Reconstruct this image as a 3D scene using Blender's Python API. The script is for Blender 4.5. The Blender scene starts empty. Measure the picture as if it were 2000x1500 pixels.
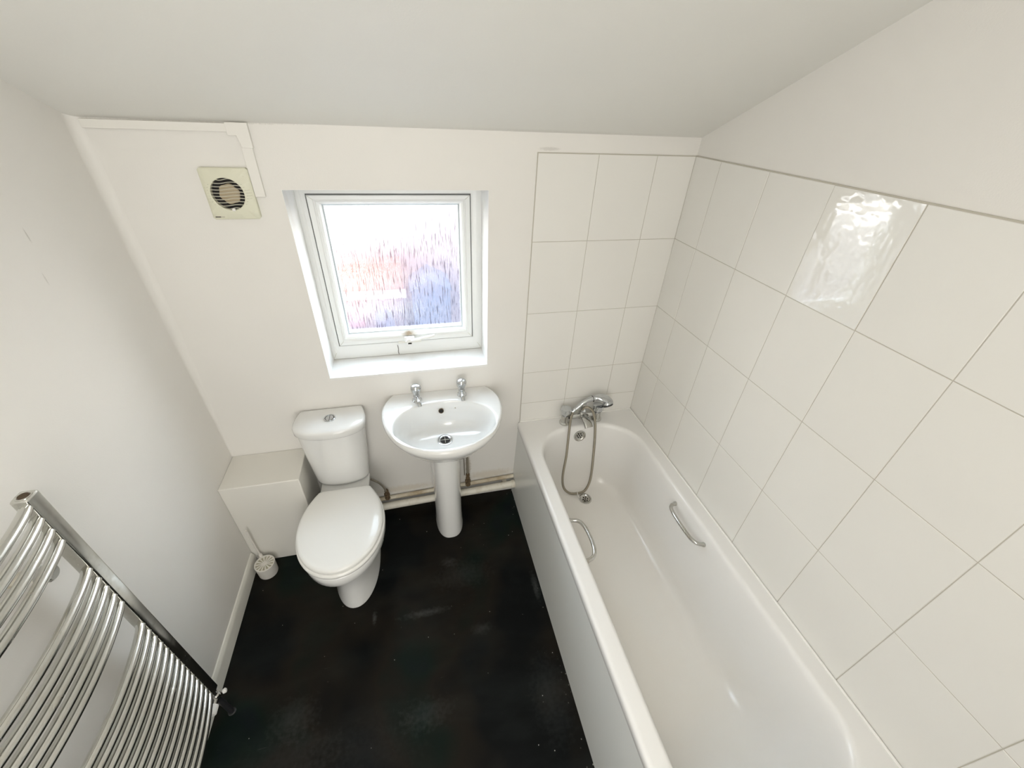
import bpy, bmesh, math, random
from mathutils import Vector, Matrix
random.seed(7)
PI = math.pi
S = bpy.context.scene
COL = S.collection

# ------------------------------------------------------------------ camera, sky, sun, lamps, exposure
def cam_matrix(a, b, c, loc):
    Rz = Matrix.Rotation(c, 3, 'Z'); Rx = Matrix.Rotation(PI/2 + a, 3, 'X'); Rr = Matrix.Rotation(b, 3, 'Z')
    return Matrix.Translation(loc) @ (Rz @ Rx @ Rr).to_4x4()
cam_d = bpy.data.cameras.new('camera'); cam = bpy.data.objects.new('camera', cam_d); COL.objects.link(cam)
cam_d.sensor_width = 36.0; cam_d.lens = 36.0*797.88/2000; cam_d.clip_start = 0.02
cam.matrix_world = cam_matrix(-0.6064, 0.0505, -0.2617, (-0.5044, -1.6766, 2.0115))
S.camera = cam
S.view_settings.view_transform = 'Standard'; S.view_settings.look = 'None'
S.view_settings.gamma = 1.0; S.view_settings.use_curve_mapping = False
S.view_settings.exposure = 0.58

W = bpy.data.worlds.new('sky'); S.world = W; W.use_nodes = True
wn = W.node_tree; bg = wn.nodes['Background']
tc = wn.nodes.new('ShaderNodeTexCoord'); sp = wn.nodes.new('ShaderNodeSeparateXYZ'); rp = wn.nodes.new('ShaderNodeValToRGB')
wn.links.new(tc.outputs['Generated'], sp.inputs[0]); wn.links.new(sp.outputs['Z'], rp.inputs[0]); wn.links.new(rp.outputs[0], bg.inputs[0])
rp.color_ramp.elements[0].color = (1.0, .985, .95, 1); rp.color_ramp.elements[1].color = (.72, .86, 1.0, 1)
rp.color_ramp.elements[1].position = .55
bg.inputs['Strength'].default_value = 9.5

def lamp(name, kind, loc, rot, energy, color=(1, 1, 1), **kw):
    d = bpy.data.lights.new(name, kind); d.energy = energy; d.color = color
    for k, v in kw.items(): setattr(d, k, v)
    o = bpy.data.objects.new(name, d); o.location = loc; o.rotation_euler = rot; COL.objects.link(o); return o
# daylight portal in the window opening
po = lamp('window_portal', 'AREA', (-.5485, .26, 1.333), (PI/2, 0, PI), 1.0, shape='RECTANGLE', size=.72, size_y=.78)
po.rotation_euler = (-PI/2, 0, 0); po.data.cycles.is_portal = True
# ceiling lamp of the room, hanging behind the photographer
lamp('ceiling_lamp_light', 'POINT', (-.52, -2.02, 2.12), (0, 0, 0), 12.5, (1, .975, .935), shadow_soft_size=.16)
# added fill lamp shining in through a made-up opening behind the camera
lamp('added_fill_light', 'AREA', (-.76, -2.75, 1.25), (PI/2, 0, PI), 12.0, (1, .985, .96), shape='RECTANGLE', size=.76, size_y=1.5).rotation_euler = (PI/2, 0, 0)

# ------------------------------------------------------------------ helpers
def tag(o, label=None, cat=None, group=None, kind=None):
    if label: o['label'] = label
    if cat: o['category'] = cat
    if group: o['group'] = group
    if kind: o['kind'] = kind
    return o
def obj(name, bm, mats, parent=None, smooth=35, bevel=0, sub=0, recalc=True):
    if recalc: bmesh.ops.recalc_face_normals(bm, faces=bm.faces)
    me = bpy.data.meshes.new(name); bm.to_mesh(me); bm.free()
    if not isinstance(mats, (list, tuple)): mats = [mats]
    for m in mats: me.materials.append(m)
    if smooth:
        me.shade_smooth()
        if smooth < 180: me.set_sharp_from_angle(angle=math.radians(smooth))
    o = bpy.data.objects.new(name, me); COL.objects.link(o)
    if parent:
        o.parent = parent; o.matrix_parent_inverse = parent.matrix_world.inverted()
    if bevel:
        b = o.modifiers.new('bevel', 'BEVEL'); b.width = bevel; b.segments = 3; b.limit_method = 'ANGLE'; b.angle_limit = math.radians(40); b.harden_normals = False
    if sub:
        s = o.modifiers.new('sub', 'SUBSURF'); s.levels = sub; s.render_levels = sub
    return o
def empty(name, loc, label, cat, group=None):
    o = bpy.data.objects.new(name, None); o.location = loc; o.empty_display_size = .1; COL.objects.link(o)
    o.matrix_world = Matrix.Translation(loc)
    return tag(o, label, cat, group)
def box(bm, a, b, mi=0):
    x0, y0, z0 = [min(a[i], b[i]) for i in range(3)]; x1, y1, z1 = [max(a[i], b[i]) for i in range(3)]
    v = [bm.verts.new(p) for p in ((x0,y0,z0),(x1,y0,z0),(x1,y1,z0),(x0,y1,z0),(x0,y0,z1),(x1,y0,z1),(x1,y1,z1),(x0,y1,z1))]
    for f in ((0,3,2,1),(4,5,6,7),(0,1,5,4),(1,2,6,5),(2,3,7,6),(3,0,4,7)):
        bm.faces.new([v[i] for i in f]).material_index = mi
def boxm(a, b):
    bm = bmesh.new(); box(bm, a, b); return bm
def loft(bm, rings, cap0=True, cap1=True, closed=True, mi=0):
    vr = [[bm.verts.new(p) for p in r] for r in rings]; n = len(vr[0])
    for a, b in zip(vr, vr[1:]):
        for i in range(n if closed else n-1):
            j = (i+1) % n
            bm.faces.new((a[i], a[j], b[j], b[i])).material_index = mi
    if cap0: bm.faces.new(vr[0][::-1]).material_index = mi
    if cap1: bm.faces.new(vr[-1]).material_index = mi
    return vr
def fan_cap(bm, ring, c, mi=0):
    v = bm.verts.new(c); n = len(ring)
    for i in range(n): bm.faces.new((ring[i], ring[(i+1) % n], v)).material_index = mi
def circ(c, r, axis='z', n=32, ph=0):
    out = []
    for i in range(n):
        t = 2*PI*i/n + ph; u, v = r*math.cos(t), r*math.sin(t)
        out.append({'z': (c[0]+u, c[1]+v, c[2]), 'y': (c[0]+u, c[1], c[2]+v), 'x': (c[0], c[1]+u, c[2]+v)}[axis])
    return out
def lathe(bm, c, prof, axis=(0, 0, 1), n=32, mi=0, cap0=True, cap1=True, squash=None):
    """prof: list of (radius, height along axis)"""
    ax = Vector(axis).normalized(); q = Vector((0, 0, 1)).rotation_difference(ax); c = Vector(c)
    rings = []
    for r, h in prof:
        ring = []
        for i in range(n):
            t = 2*PI*i/n; rr = r
            if squash: rr = r*squash(t, h)
            ring.append(c + q @ Vector((rr*math.cos(t), rr*math.sin(t), h)))
        rings.append(ring)
    loft(bm, rings, cap0, cap1, mi=mi)
def crom(pts, k=8):
    P = [Vector(p) for p in pts]; out = []
    for i in range(len(P)-1):
        p0 = P[max(i-1, 0)]; p1 = P[i]; p2 = P[i+1]; p3 = P[min(i+2, len(P)-1)]
        for j in range(k):
            t = j/k; out.append(.5*((2*p1)+(p2-p0)*t+(2*p0-5*p1+4*p2-p3)*t*t+(3*p1-p0-3*p2+p3)*t**3))
    out.append(P[-1]); return out
def tube(bm, pts, r, n=16, caps=True, mi=0, shape=None, up=None):
    pts = [Vector(p) for p in pts]; m = len(pts); rad = r if callable(r) else (lambda t: r)
    tan = [(pts[min(i+1, m-1)]-pts[max(i-1, 0)]).normalized() for i in range(m)]
    nrm = Vector(up) if up else (Vector((0, 0, 1)) if abs(tan[0].z) < .9 else Vector((1, 0, 0)))
    rings = []
    for i in range(m):
        nrm = (nrm-tan[i]*nrm.dot(tan[i])).normalized(); bn = tan[i].cross(nrm); rr = rad(i/(m-1))
        sx, sy = (rr, rr) if not isinstance(rr, tuple) else rr
        rings.append([pts[i]+nrm*(sx*math.cos(2*PI*k/n))+bn*(sy*math.sin(2*PI*k/n)) for k in range(n)])
    loft(bm, rings, caps, caps, mi=mi)
def rrect(x0, x1, y0, y1, r, z, k=10, m=8):
    """rounded rectangle, counter clockwise, same vertex count for any size"""
    out = []; rs = r if isinstance(r, (list, tuple)) else (r,)*4   # order: (x1,y0) (x1,y1) (x0,y1) (x0,y0)
    cs = [(x1-rs[0], y0+rs[0], -PI/2, rs[0]), (x1-rs[1], y1-rs[1], 0, rs[1]), (x0+rs[2], y1-rs[2], PI/2, rs[2]), (x0+rs[3], y0+rs[3], PI, rs[3])]
    for q in range(4):
        cx, cy, a, rr = cs[q]
        for i in range(k+1):
            t = a+PI/2*i/k; out.append((cx+rr*math.cos(t), cy+rr*math.sin(t)))
        nx, ny, na, nr = cs[(q+1) % 4]
        s = out[-1]; e = (nx+nr*math.cos(na), ny+nr*math.sin(na))
        for i in range(1, m): out.append((s[0]+(e[0]-s[0])*i/m, s[1]+(e[1]-s[1])*i/m))
    zz = z if callable(z) else (lambda x, y: z)
    return [(x, y, zz(x, y)) for x, y in out]
def egg(cx, yc, a, bf, bb, z, n=64, ef=1.0, eb=1.0):
    """plan oval: half width a, front reach bf (towards -y), back reach bb (towards +y)"""
    out = []
    for i in range(n):
        t = 2*PI*i/n; c, s = math.cos(t), math.sin(t); e = eb if s > 0 else ef
        x = a*math.copysign(abs(c)**e, c); y = (bb if s > 0 else bf)*math.copysign(abs(s)**e, s)
        out.append((cx+x, yc+y, z))
    return out
def rayring(inside, c, z, n=120, rmax=1.2):
    out = []
    for i in range(n):
        t = 2*PI*i/n; dx, dy = math.cos(t), math.sin(t); lo, hi = 0, rmax
        for _ in range(34):
            m = (lo+hi)/2
            if inside(c[0]+dx*m, c[1]+dy*m): lo = m
            else: hi = m
        out.append((c[0]+dx*lo, c[1]+dy*lo, z))
    return out
def scale_ring(ring, c, s, z, sy=None):
    sy = s if sy is None else sy
    return [(c[0]+(p[0]-c[0])*s, c[1]+(p[1]-c[1])*sy, z) for p in ring]

# ------------------------------------------------------------------ materials
class N:
    def __init__(s, name):
        s.m = bpy.data.materials.new(name); s.m.use_nodes = True; s.t = s.m.node_tree
        s.b = s.t.nodes['Principled BSDF']; s.o = s.t.nodes['Material Output']
    def n(s, typ, **kw):
        x = s.t.nodes.new(typ)
        for k, v in kw.items():
            if k in x.inputs: x.inputs[k].default_value = v
            else: setattr(x, k, v)
        return x
    def l(s, a, b): s.t.links.new(a, b)
    def pos(s):
        return s.n('ShaderNodeNewGeometry').outputs['Position']
    def noise(s, scale, detail=3, rough=.5, vec=None, dist=0):
        x = s.n('ShaderNodeTexNoise'); x.inputs['Scale'].default_value = scale; x.inputs['Detail'].default_value = detail
        x.inputs['Roughness'].default_value = rough; x.inputs['Distortion'].default_value = dist
        s.l(vec if vec else s.pos(), x.inputs['Vector']); return x.outputs['Fac']
    def ramp(s, fac, stops):
        x = s.n('ShaderNodeValToRGB'); e = x.color_ramp.elements
        while len(e) < len(stops): e.new(.5)
        for i, (p, c) in enumerate(stops):
            e[i].position = p; e[i].color = (c, c, c, 1) if isinstance(c, (int, float)) else (*c, 1)
        s.l(fac, x.inputs[0]); return x.outputs[0]
    def mix(s, fac, a, b):
        x = s.n('ShaderNodeMix', data_type='RGBA')
        for i, v in ((0, fac), (6, a), (7, b)):
            if isinstance(v, (int, float)): x.inputs[i].default_value = v if i == 0 else (v, v, v, 1)
            elif isinstance(v, tuple): x.inputs[i].default_value = (*v, 1)
            else: s.l(v, x.inputs[i])
        return x.outputs[2]
    def math(s, op, a, b=0.0, clamp=False):
        x = s.n('ShaderNodeMath', operation=op, use_clamp=clamp)
        for i, v in ((0, a), (1, b)):
            if isinstance(v, (int, float)): x.inputs[i].default_value = v
            else: s.l(v, x.inputs[i])
        return x.outputs[0]
    def bump(s, h, strength=.2, dist=.002):
        x = s.n('ShaderNodeBump'); x.inputs['Strength'].default_value = strength; x.inputs['Distance'].default_value = dist
        s.l(h, x.inputs['Height']); s.l(x.outputs[0], s.b.inputs['Normal']); return x
    def set(s, **kw):
        for k, v in kw.items():
            k = k.replace('_', ' ')
            i = s.b.inputs[k]
            if isinstance(v, (int, float)): i.default_value = v
            elif isinstance(v, tuple): i.default_value = (*v, 1) if len(v) == 3 else v
            else: s.l(v, i)
        return s
    def blob(s, c, r, soft=.35, wob=0.0):
        """soft elliptical spot at world position c with radii r -> mask"""
        v = s.n('ShaderNodeVectorMath', operation='SUBTRACT'); s.l(s.pos(), v.inputs[0]); v.inputs[1].default_value = c
        d = s.n('ShaderNodeVectorMath', operation='DIVIDE'); s.l(v.outputs[0], d.inputs[0]); d.inputs[1].default_value = r
        le = s.n('ShaderNodeVectorMath', operation='LENGTH'); s.l(d.outputs[0], le.inputs[0])
        f = le.outputs['Value']
        if wob: f = s.math('ADD', f, s.math('MULTIPLY', s.math('SUBTRACT', s.noise(1.2/min(r)), .5), wob))
        return s.ramp(f, [(1-soft, 1.0), (1.0, 0.0)])

WALL = (.80, .780, .738)
def paint(name, color, spots=(), rough=.55):
    m = N(name); c = color
    n1 = m.ramp(m.noise(1.7, 4), [(.3, tuple(v*.965 for v in color)), (.7, color)])
    col = n1
    for (p, r, k, dark) in spots:
        f = m.math('MULTIPLY', m.blob(p, r, .6, 1.0), k); col = m.mix(f, col, dark)
    m.set(Base_Color=col, Roughness=rough)
    h = m.math('ADD', m.noise(240, 3), m.math('MULTIPLY', m.noise(11, 3), 2.2))
    m.bump(h, .12, .002)
    return m.m
M = {}
GR = (.40, .38, .33)
M['wall_left'] = paint('white_emulsion_left', WALL, [((-1.43, -.376, 1.683), (.02, .003, .022), .5, GR), ((-1.43, -.401, 1.58), (.02, .003, .02), .35, GR)])
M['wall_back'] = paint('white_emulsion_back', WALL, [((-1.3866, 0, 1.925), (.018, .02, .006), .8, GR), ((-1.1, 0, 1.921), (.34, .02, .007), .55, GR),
    ((-.66, 0, .15), (.19, .02, .03), .35, (.55, .46, .30)), ((-.17, 0, .165), (.17, .02, .04), .38, (.52, .43, .28)), ((-.295, 0, .26), (.02, .02, .11), .6, (.30, .24, .15)),
    ((.045, 0, 1.868), (.05, .03, .008), .35, GR)])
M['wall_right'] = paint('white_emulsion_right', WALL)
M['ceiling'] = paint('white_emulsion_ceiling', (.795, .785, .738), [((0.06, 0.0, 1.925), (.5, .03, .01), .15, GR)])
M['gloss'] = N('white_gloss_paint').set(Base_Color=(.76, .745, .68), Roughness=.32).m
m = N('boxing_paint'); m.set(Base_Color=(.78, .76, .70), Roughness=.42); m.bump(m.noise(9, 3), .25, .004); M['boxing'] = m.m
m = N('window_plastic'); m.set(Base_Color=m.mix(m.math('MULTIPLY', m.blob((-.54, .155, 1.058), (.045, .06, .026), .8, .8), .95), (.80, .81, .79), (.25, .18, .10)), Roughness=.28); M['upvc'] = m.m
m = N('reveal_paint'); f = m.ramp(m.noise(14, 4), [(.52, 0.0), (.75, .35)]); m.set(Base_Color=m.mix(f, (.82, .815, .79), (.66, .62, .54)), Roughness=.4); M['reveal'] = m.m
M['gasket'] = N('black_gasket').set(Base_Color=(.10, .10, .10), Roughness=.6).m
M['silver_bead'] = N('window_spacer').set(Base_Color=(.55, .60, .62), Roughness=.3, Metallic=.5).m

# obscure window glass with vertical streaks
m = N('obscure_glass')
mp = m.n('ShaderNodeMapping'); m.l(m.pos(), mp.inputs[0]); mp.inputs['Scale'].default_value = (210, 1, 17)
n1 = m.noise(1.0, 4, .6, mp.outputs[0])
mp2 = m.n('ShaderNodeMapping'); m.l(m.pos(), mp2.inputs[0]); mp2.inputs['Scale'].default_value = (420, 1, 120)
n2 = m.noise(1.0, 3, .6, mp2.outputs[0])
hh = m.math('ADD', n1, m.math('MULTIPLY', n2, .5))
bp_ = m.n('ShaderNodeBump'); bp_.inputs['Strength'].default_value = 1.0; bp_.inputs['Distance'].default_value = .006; m.l(hh, bp_.inputs['Height'])
rf = m.n('ShaderNodeBsdfRefraction'); rf.inputs['IOR'].default_value = 1.12; rf.inputs['Roughness'].default_value = .12; m.l(bp_.outputs[0], rf.inputs['Normal'])
tr = m.n('ShaderNodeBsdfTransparent')
streak = m.ramp(n1, [(.36, (.40, .37, .40)), (.47, (1, 1, 1))])
m.l(streak, tr.inputs[0]); rf.inputs[0].default_value = (1, 1, 1, 1)
mx = m.n('ShaderNodeMixShader'); mx.inputs[0].default_value = .5; m.l(tr.outputs[0], mx.inputs[1]); m.l(rf.outputs[0], mx.inputs[2])
m.l(mx.outputs[0], m.o.inputs[0]); M['glass'] = m.m

def ceramic(name, col, rough=.08, dirt=.0):
    m = N(name)
    if dirt:
        f = m.ramp(m.noise(6, 5, .6), [(.45, 0.0), (.8, dirt)]); m.set(Base_Color=m.mix(f, col, (.60, .53, .40)))
    else: m.set(Base_Color=col)
    m.set(Roughness=rough, Coat_Weight=.4, Coat_Roughness=.04); return m.m
M['ceramic'] = ceramic('white_ceramic', (.79, .79, .77), .12, .10)
M['seat'] = ceramic('white_seat_plastic', (.84, .835, .80), .28)
# enamel bath with limescale specks on the bottom
m = N('bath_enamel'); vo = m.n('ShaderNodeTexVoronoi'); m.l(m.pos(), vo.inputs['Vector']); vo.inputs['Scale'].default_value = 260
spk = m.math('MULTIPLY', m.ramp(vo.outputs['Distance'], [(.10, 1.0), (.30, 0.0)]), m.ramp(m.noise(7, 3), [(.40, .1), (.62, .5)]))
geo = m.n('ShaderNodeSeparateXYZ'); m.l(m.pos(), geo.inputs[0])
low = m.ramp(m.math('ADD', geo.outputs['Z'], m.math('MULTIPLY', m.noise(3.5, 3), .25)), [(.20, 1.0), (.48, 0.0)])
c0 = m.mix(m.math('MULTIPLY', low, .55), (.83, .82, .795), (.80, .755, .67))
c1 = m.mix(m.math('MULTIPLY', spk, low), c0, (.88, .86, .82))
grime = m.math('MULTIPLY', m.ramp(m.noise(55, 4, .7), [(.60, 0.0), (.72, 1.0)]), m.blob((.075, -1.02, .47), (.035, .45, .07), .6, .8))
c1 = m.mix(m.math('MULTIPLY', grime, .8), c1, (.33, .29, .22))
m.set(Base_Color=c1, Roughness=.24, Coat_Weight=.15, Coat_Roughness=.12); M['bath'] = m.m
m = N('bath_panel_plastic'); m.set(Base_Color=(.76, .77, .74), Roughness=.24); m.bump(m.noise(1.8, 2), .2, .01); M['panel'] = m.m
def tile_mat(name, col, rough):
    m = N(name); m.set(Base_Color=m.ramp(m.noise(2.2, 3), [(.3, tuple(v*.97 for v in col)), (.7, col)]), Roughness=rough)
    m.bump(m.noise(26, 3), .10, .0015); return m.m
M['tile'] = tile_mat('white_satin_tile', (.80, .785, .74), .36)
m = N('white_gloss_tile'); m.set(Base_Color=(.80, .785, .74), Roughness=.03, Specular_IOR_Level=.9, Coat_Weight=1.0, Coat_Roughness=.02)
m.bump(m.noise(8, 3), .5, .012); M['tile_gloss'] = m.m
M['grout_edge_shade'] = N('tile_grout_shade').set(Base_Color=(.50, .47, .40), Roughness=.8).m  # joint grout, also the colour of the painted shadow line at tile edges
M['sealant'] = N('white_sealant').set(Base_Color=(.86, .85, .81), Roughness=.35).m
def metal(name, col, rough, tarn=0.0, tc_=(.30, .24, .15), scale=25):
    m = N(name)
    if tarn:
        f = m.ramp(m.noise(scale, 5, .65), [(.5, 0.0), (.72, tarn)])
        m.set(Base_Color=m.mix(f, col, tc_), Roughness=m.ramp(f, [(0.0, rough), (1.0, .55)]))
    else: m.set(Base_Color=col, Roughness=rough)
    m.set(Metallic=1.0); return m.m
M['chrome'] = metal('chrome', (.60, .62, .64), .06)
M['chrome_worn'] = metal('worn_chrome', (.56, .56, .54), .16, .55, (.42, .37, .28), 30)
M['chrome_rad'] = metal('radiator_chrome', (.66, .66, .63), .16, .38, (.50, .46, .38), 22)
M['rust'] = N('corroded_metal').set(Base_Color=(.10, .07, .045), Roughness=.75, Metallic=.3).m
m = N('corroded_brass'); f = m.noise(120, 5, .7); m.set(Base_Color=m.ramp(f, [(.35, (.05, .035, .02)), (.6, (.22, .15, .08)), (.8, (.45, .38, .26))]), Roughness=.7, Metallic=.3); m.bump(f, .8, .004); M['corroded'] = m.m
m = N('hose_metal'); sp_ = m.n('ShaderNodeTexWave', wave_type='BANDS', bands_direction='Z'); sp_.inputs['Scale'].default_value = 90; m.l(m.pos(), sp_.inputs[0])
m.set(Base_Color=(.34, .31, .25), Roughness=.32, Metallic=.9); m.bump(sp_.outputs['Fac'], .5, .002); M['hose'] = m.m
M['grey_hose'] = N('braided_hose').set(Base_Color=(.33, .30, .24), Roughness=.5, Metallic=.5).m
m = N('painted_pipe'); f = m.ramp(m.noise(18, 5, .65), [(.48, 0.0), (.75, .7)]); m.set(Base_Color=m.mix(f, (.74, .71, .62), (.46, .38, .25)), Roughness=.45); M['pipe'] = m.m
m = N('stained_pipe'); f = m.ramp(m.noise(9, 5, .65), [(.42, 0.0), (.66, .85)]); m.set(Base_Color=m.mix(f, (.66, .61, .49), (.36, .27, .15)), Roughness=.5); M['pipe_old'] = m.m
M['dark'] = N('dark_hole').set(Base_Color=(.012, .01, .009), Roughness=.7).m
M['black_plastic'] = N('black_plastic').set(Base_Color=(.02, .02, .022), Roughness=.35).m
M['fan'] = N('cream_fan_plastic').set(Base_Color=(.71, .70, .56), Roughness=.45).m
M['louvre'] = N('cream_louvre').set(Base_Color=(.80, .77, .66), Roughness=.4).m
M['fan_in'] = N('cream_fan_hub').set(Base_Color=(.50, .42, .29), Roughness=.6).m
M['fan_groove'] = N('fan_groove').set(Base_Color=(.46, .44, .32), Roughness=.7).m
M['white_plastic'] = N('white_plastic').set(Base_Color=(.82, .81, .77), Roughness=.4).m
M['trunk'] = N('trunking_plastic').set(Base_Color=(.80, .78, .73), Roughness=.4).m
M['brush'] = N('brush_plastic').set(Base_Color=(.78, .75, .69), Roughness=.45).m
M['logo'] = N('logo_print').set(Base_Color=(.06, .05, .04), Roughness=.6).m
M['logo_grey'] = N('logo_print_grey').set(Base_Color=(.38, .36, .28), Roughness=.6).m

# black vinyl floor: dusty scuffs and paint specks
m = N('black_vinyl')
mp = m.n('ShaderNodeMapping'); m.l(m.pos(), mp.inputs[0]); mp.inputs['Rotation'].default_value = (0, 0, .55); mp.inputs['Scale'].default_value = (1, 2.6, 1)
dust = m.ramp(m.noise(2.6, 6, .62, mp.outputs[0]), [(.46, 0.0), (.78, 1.0)])
col = m.mix(m.math('MULTIPLY', dust, .16), (.0028, .0036, .0038), (.045, .056, .052))
mp3 = m.n('ShaderNodeMapping'); m.l(m.pos(), mp3.inputs[0]); mp3.inputs['Rotation'].default_value = (0, 0, -.5); mp3.inputs['Scale'].default_value = (9, 90, 1)
scr = m.math('MULTIPLY', m.ramp(m.noise(1.0, 4, .7, mp3.outputs[0]), [(.68, 0.0), (.76, 1.0)]), m.ramp(m.noise(2.3, 2), [(.5, 0.0), (.62, 1.0)]))
tint = m.ramp(m.noise(1.9, 3), [(.40, (.0, .0, .0)), (.50, (.012, .008, .004)), (.58, (.002, .008, .004)), (.66, (.004, .005, .010))])
ad = m.n('ShaderNodeMix', data_type='RGBA', blend_type='ADD'); ad.inputs[0].default_value = .7; m.l(col, ad.inputs[6]); m.l(tint, ad.inputs[7]); col = ad.outputs[2]
col = m.mix(m.math('MULTIPLY', scr, .6), col, (.11, .115, .11))
for (p, r, k) in [((-.83, -.63, 0), (.012, .04, .02), .5), ((-.60, -.655, 0), (.13, .022, .02), .45), ((-.35, -.78, 0), (.06, .03, .02), .28), ((-.05, -.64, 0), (.02, .09, .02), .45),
                  ((-.40, -.50, 0), (.16, .09, .02), .16), ((-1.12, -.95, 0), (.10, .08, .02), .22), ((-.62, -1.05, 0), (.12, .06, .02), .22), ((-.12, -1.1, 0), (.09, .18, .02), .16), ((-.85, -1.12, 0), (.25, .12, .02), .10),
                  ((-.46, -.42, 0), (.05, .03, .02), .25), ((-1.12, -1.08, 0), (.2, .1, .02), .12)]:
    col = m.mix(m.math('MULTIPLY', m.blob(p, r, .95, 1.6), k*.42), col, (.17, .185, .18))
vo = m.n('ShaderNodeTexVoronoi'); m.l(m.pos(), vo.inputs['Vector']); vo.inputs['Scale'].default_value = 34; vo.inputs['Randomness'].default_value = 1
sz = m.n('ShaderNodeSeparateColor'); m.l(vo.outputs['Color'], sz.inputs[0])
keep = m.ramp(sz.outputs[0], [(.70, 0.0), (.705, 1.0)])
dot = m.math('LESS_THAN', vo.outputs['Distance'], m.math('ADD', .02, m.math('MULTIPLY', sz.outputs[1], .05)))
gx = m.n('ShaderNodeSeparateXYZ'); m.l(m.pos(), gx.inputs[0])
spec = m.math('MULTIPLY', dot, keep)
vo2 = m.n('ShaderNodeTexVoronoi'); m.l(m.pos(), vo2.inputs['Vector']); vo2.inputs['Scale'].default_value = 75
sz2 = m.n('ShaderNodeSeparateColor'); m.l(vo2.outputs['Color'], sz2.inputs[0])
edge = m.math('MULTIPLY', m.ramp(m.math('ADD', gx.outputs['X'], .06), [(0.0, 0.0), (.045, 1.0)]), m.ramp(m.noise(4.5, 2), [(.45, 0.0), (.55, 1.0)]))
d2 = m.math('MULTIPLY', m.math('LESS_THAN', vo2.outputs['Distance'], .2), m.ramp(sz2.outputs[0], [(.55, 0.0), (.56, 1.0)]))
spec = m.math('MAXIMUM', spec, m.math('MULTIPLY', d2, edge))
col = m.mix(m.math('MULTIPLY', spec, .75), col, (.55, .55, .50))
m.set(Base_Color=col, Roughness=m.ramp(dust, [(0.0, .36), (1.0, .6)]), Specular_IOR_Level=.10)
m.bump(m.noise(16, 4), .10, .003); M['floor'] = m.m

# ------------------------------------------------------------------ the room
XL, XR, YB, YF, CT, SL = -1.430, .679, 0.0, -2.45, 1.920, .45
FZ = 2.40; YS = -(FZ-CT)/SL
WX0, WX1, WZ0, WZ1 = -.912, -.1855, .941, 1.726
def struct(name, bm, mat, parent=None, **kw):
    o = obj(name, bm, mat, parent, **kw)
    if not parent: o['kind'] = 'structure'
    return o
struct('floor', boxm((XL-.1, YB+.2, -.06), (XR+.1, YF-.1, 0)), M['floor'], smooth=0)
bm = bmesh.new()   # back wall with the window opening
box(bm, (XL-.1, 0, -.06), (WX0, .24, 2.6)); box(bm, (WX1, 0, -.06), (XR+.1, .24, 2.6))
box(bm, (WX0, 0, -.06), (WX1, .24, WZ0-.001)); box(bm, (WX0, 0, WZ1), (WX1, .24, 2.6))
bmesh.ops.remove_doubles(bm, verts=bm.verts, dist=1e-6)
wb = struct('wall_back', bm, M['wall_back'], smooth=0)
bm = bmesh.new()   # left wall, with a softly rounded plaster corner
box(bm, (XL-.1, YF, -.06), (XL, 0, 2.6))
cr = lambda r, z: [(XL, 0, z)]+[(XL+r-r*math.sin(t), -r+r*math.cos(t), z) for t in [PI/2*i/10 for i in range(11)]]
loft(bm, [cr(.006, .547), cr(.012, .75), cr(.022, 1.0), cr(.03, 1.3), cr(.03, 1.75), cr(.025, 2.0)])
struct('wall_left', bm, M['wall_left'], smooth=30)
wr = struct('wall_right', boxm((XR, YF, -.06), (XR+.1, 0, 2.6)), M['wall_right'], smooth=0)
# unseen wall behind the camera, with an opening made for the fill lamp
bm = bmesh.new(); box(bm, (XL-.1, YF-.1, -.06), (-1.15, YF, 2.6)); box(bm, (-.37, YF-.1, -.06), (XR+.1, YF, 2.6)); box(bm, (-1.15, YF-.1, 2.02), (-.37, YF, 2.6))
struct('wall_front', bm, M['wall_right'], smooth=0)
bm = bmesh.new()
for q0, q1 in (((-1.21, YF, 0), (-1.15, YF+.015, 2.08)), ((-.37, YF, 0), (-.31, YF+.015, 2.08)), ((-1.15, YF, 2.02), (-.37, YF+.015, 2.08))): box(bm, q0, q1)
struct('trim_2', bm, M['gloss'], smooth=0)  # unseen trim framing the added opening
# unseen enclosure added to keep sky light out of the opening
bm = bmesh.new(); LY = -3.7
box(bm, (-2.2, LY-.1, -.06), (XR+.1, LY, 2.6)); box(bm, (-2.3, LY-.1, -.06), (-2.2, YF-.1, 2.6)); box(bm, (XR+.1, LY-.1, -.06), (XR+.2, YF-.1, 2.6))
box(bm, (-2.3, LY-.1, 2.4), (XR+.2, YF-.1, 2.6)); box(bm, (-2.3, LY-.1, -.06), (XR+.2, YF-.1, 0)); box(bm, (-2.3, YF-.1, -.06), (XL-.1, YF, 2.6))
struct('wall_light_block', bm, M['wall_right'], smooth=0)
# ceiling: sloped underside of the roof rising to a flat part
bm = bmesh.new(); x0, x1 = XL-.1, XR+.1
prof = [(.24, CT-SL*.24), (YS, FZ), (YF-.1, FZ), (YF-.1, FZ+.2), (YS, FZ+.2), (.24, CT-SL*.24+.2)]
loft(bm, [[(x0, y, z) for y, z in prof], [(x1, y, z) for y, z in prof]])
struct('ceiling', bm, M['ceiling'], smooth=0)

# skirting board along the left wall
bm = bmesh.new()
pf = [(XL, 0), (XL+.0125, 0), (XL+.0125, .066), (XL+.010, .078), (XL+.005, .086), (XL, .088)]
loft(bm, [[(x, -.221, z) for x, z in pf], [(x, YF, z) for x, z in pf]])
struct('baseboard_left', bm, M['gloss'])
# boxed-in pipes in the left corner
struct('trim_1', boxm((XL, 0, 0), (-1.099, -.2145, .547)), M['boxing'], bevel=.004)

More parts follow.
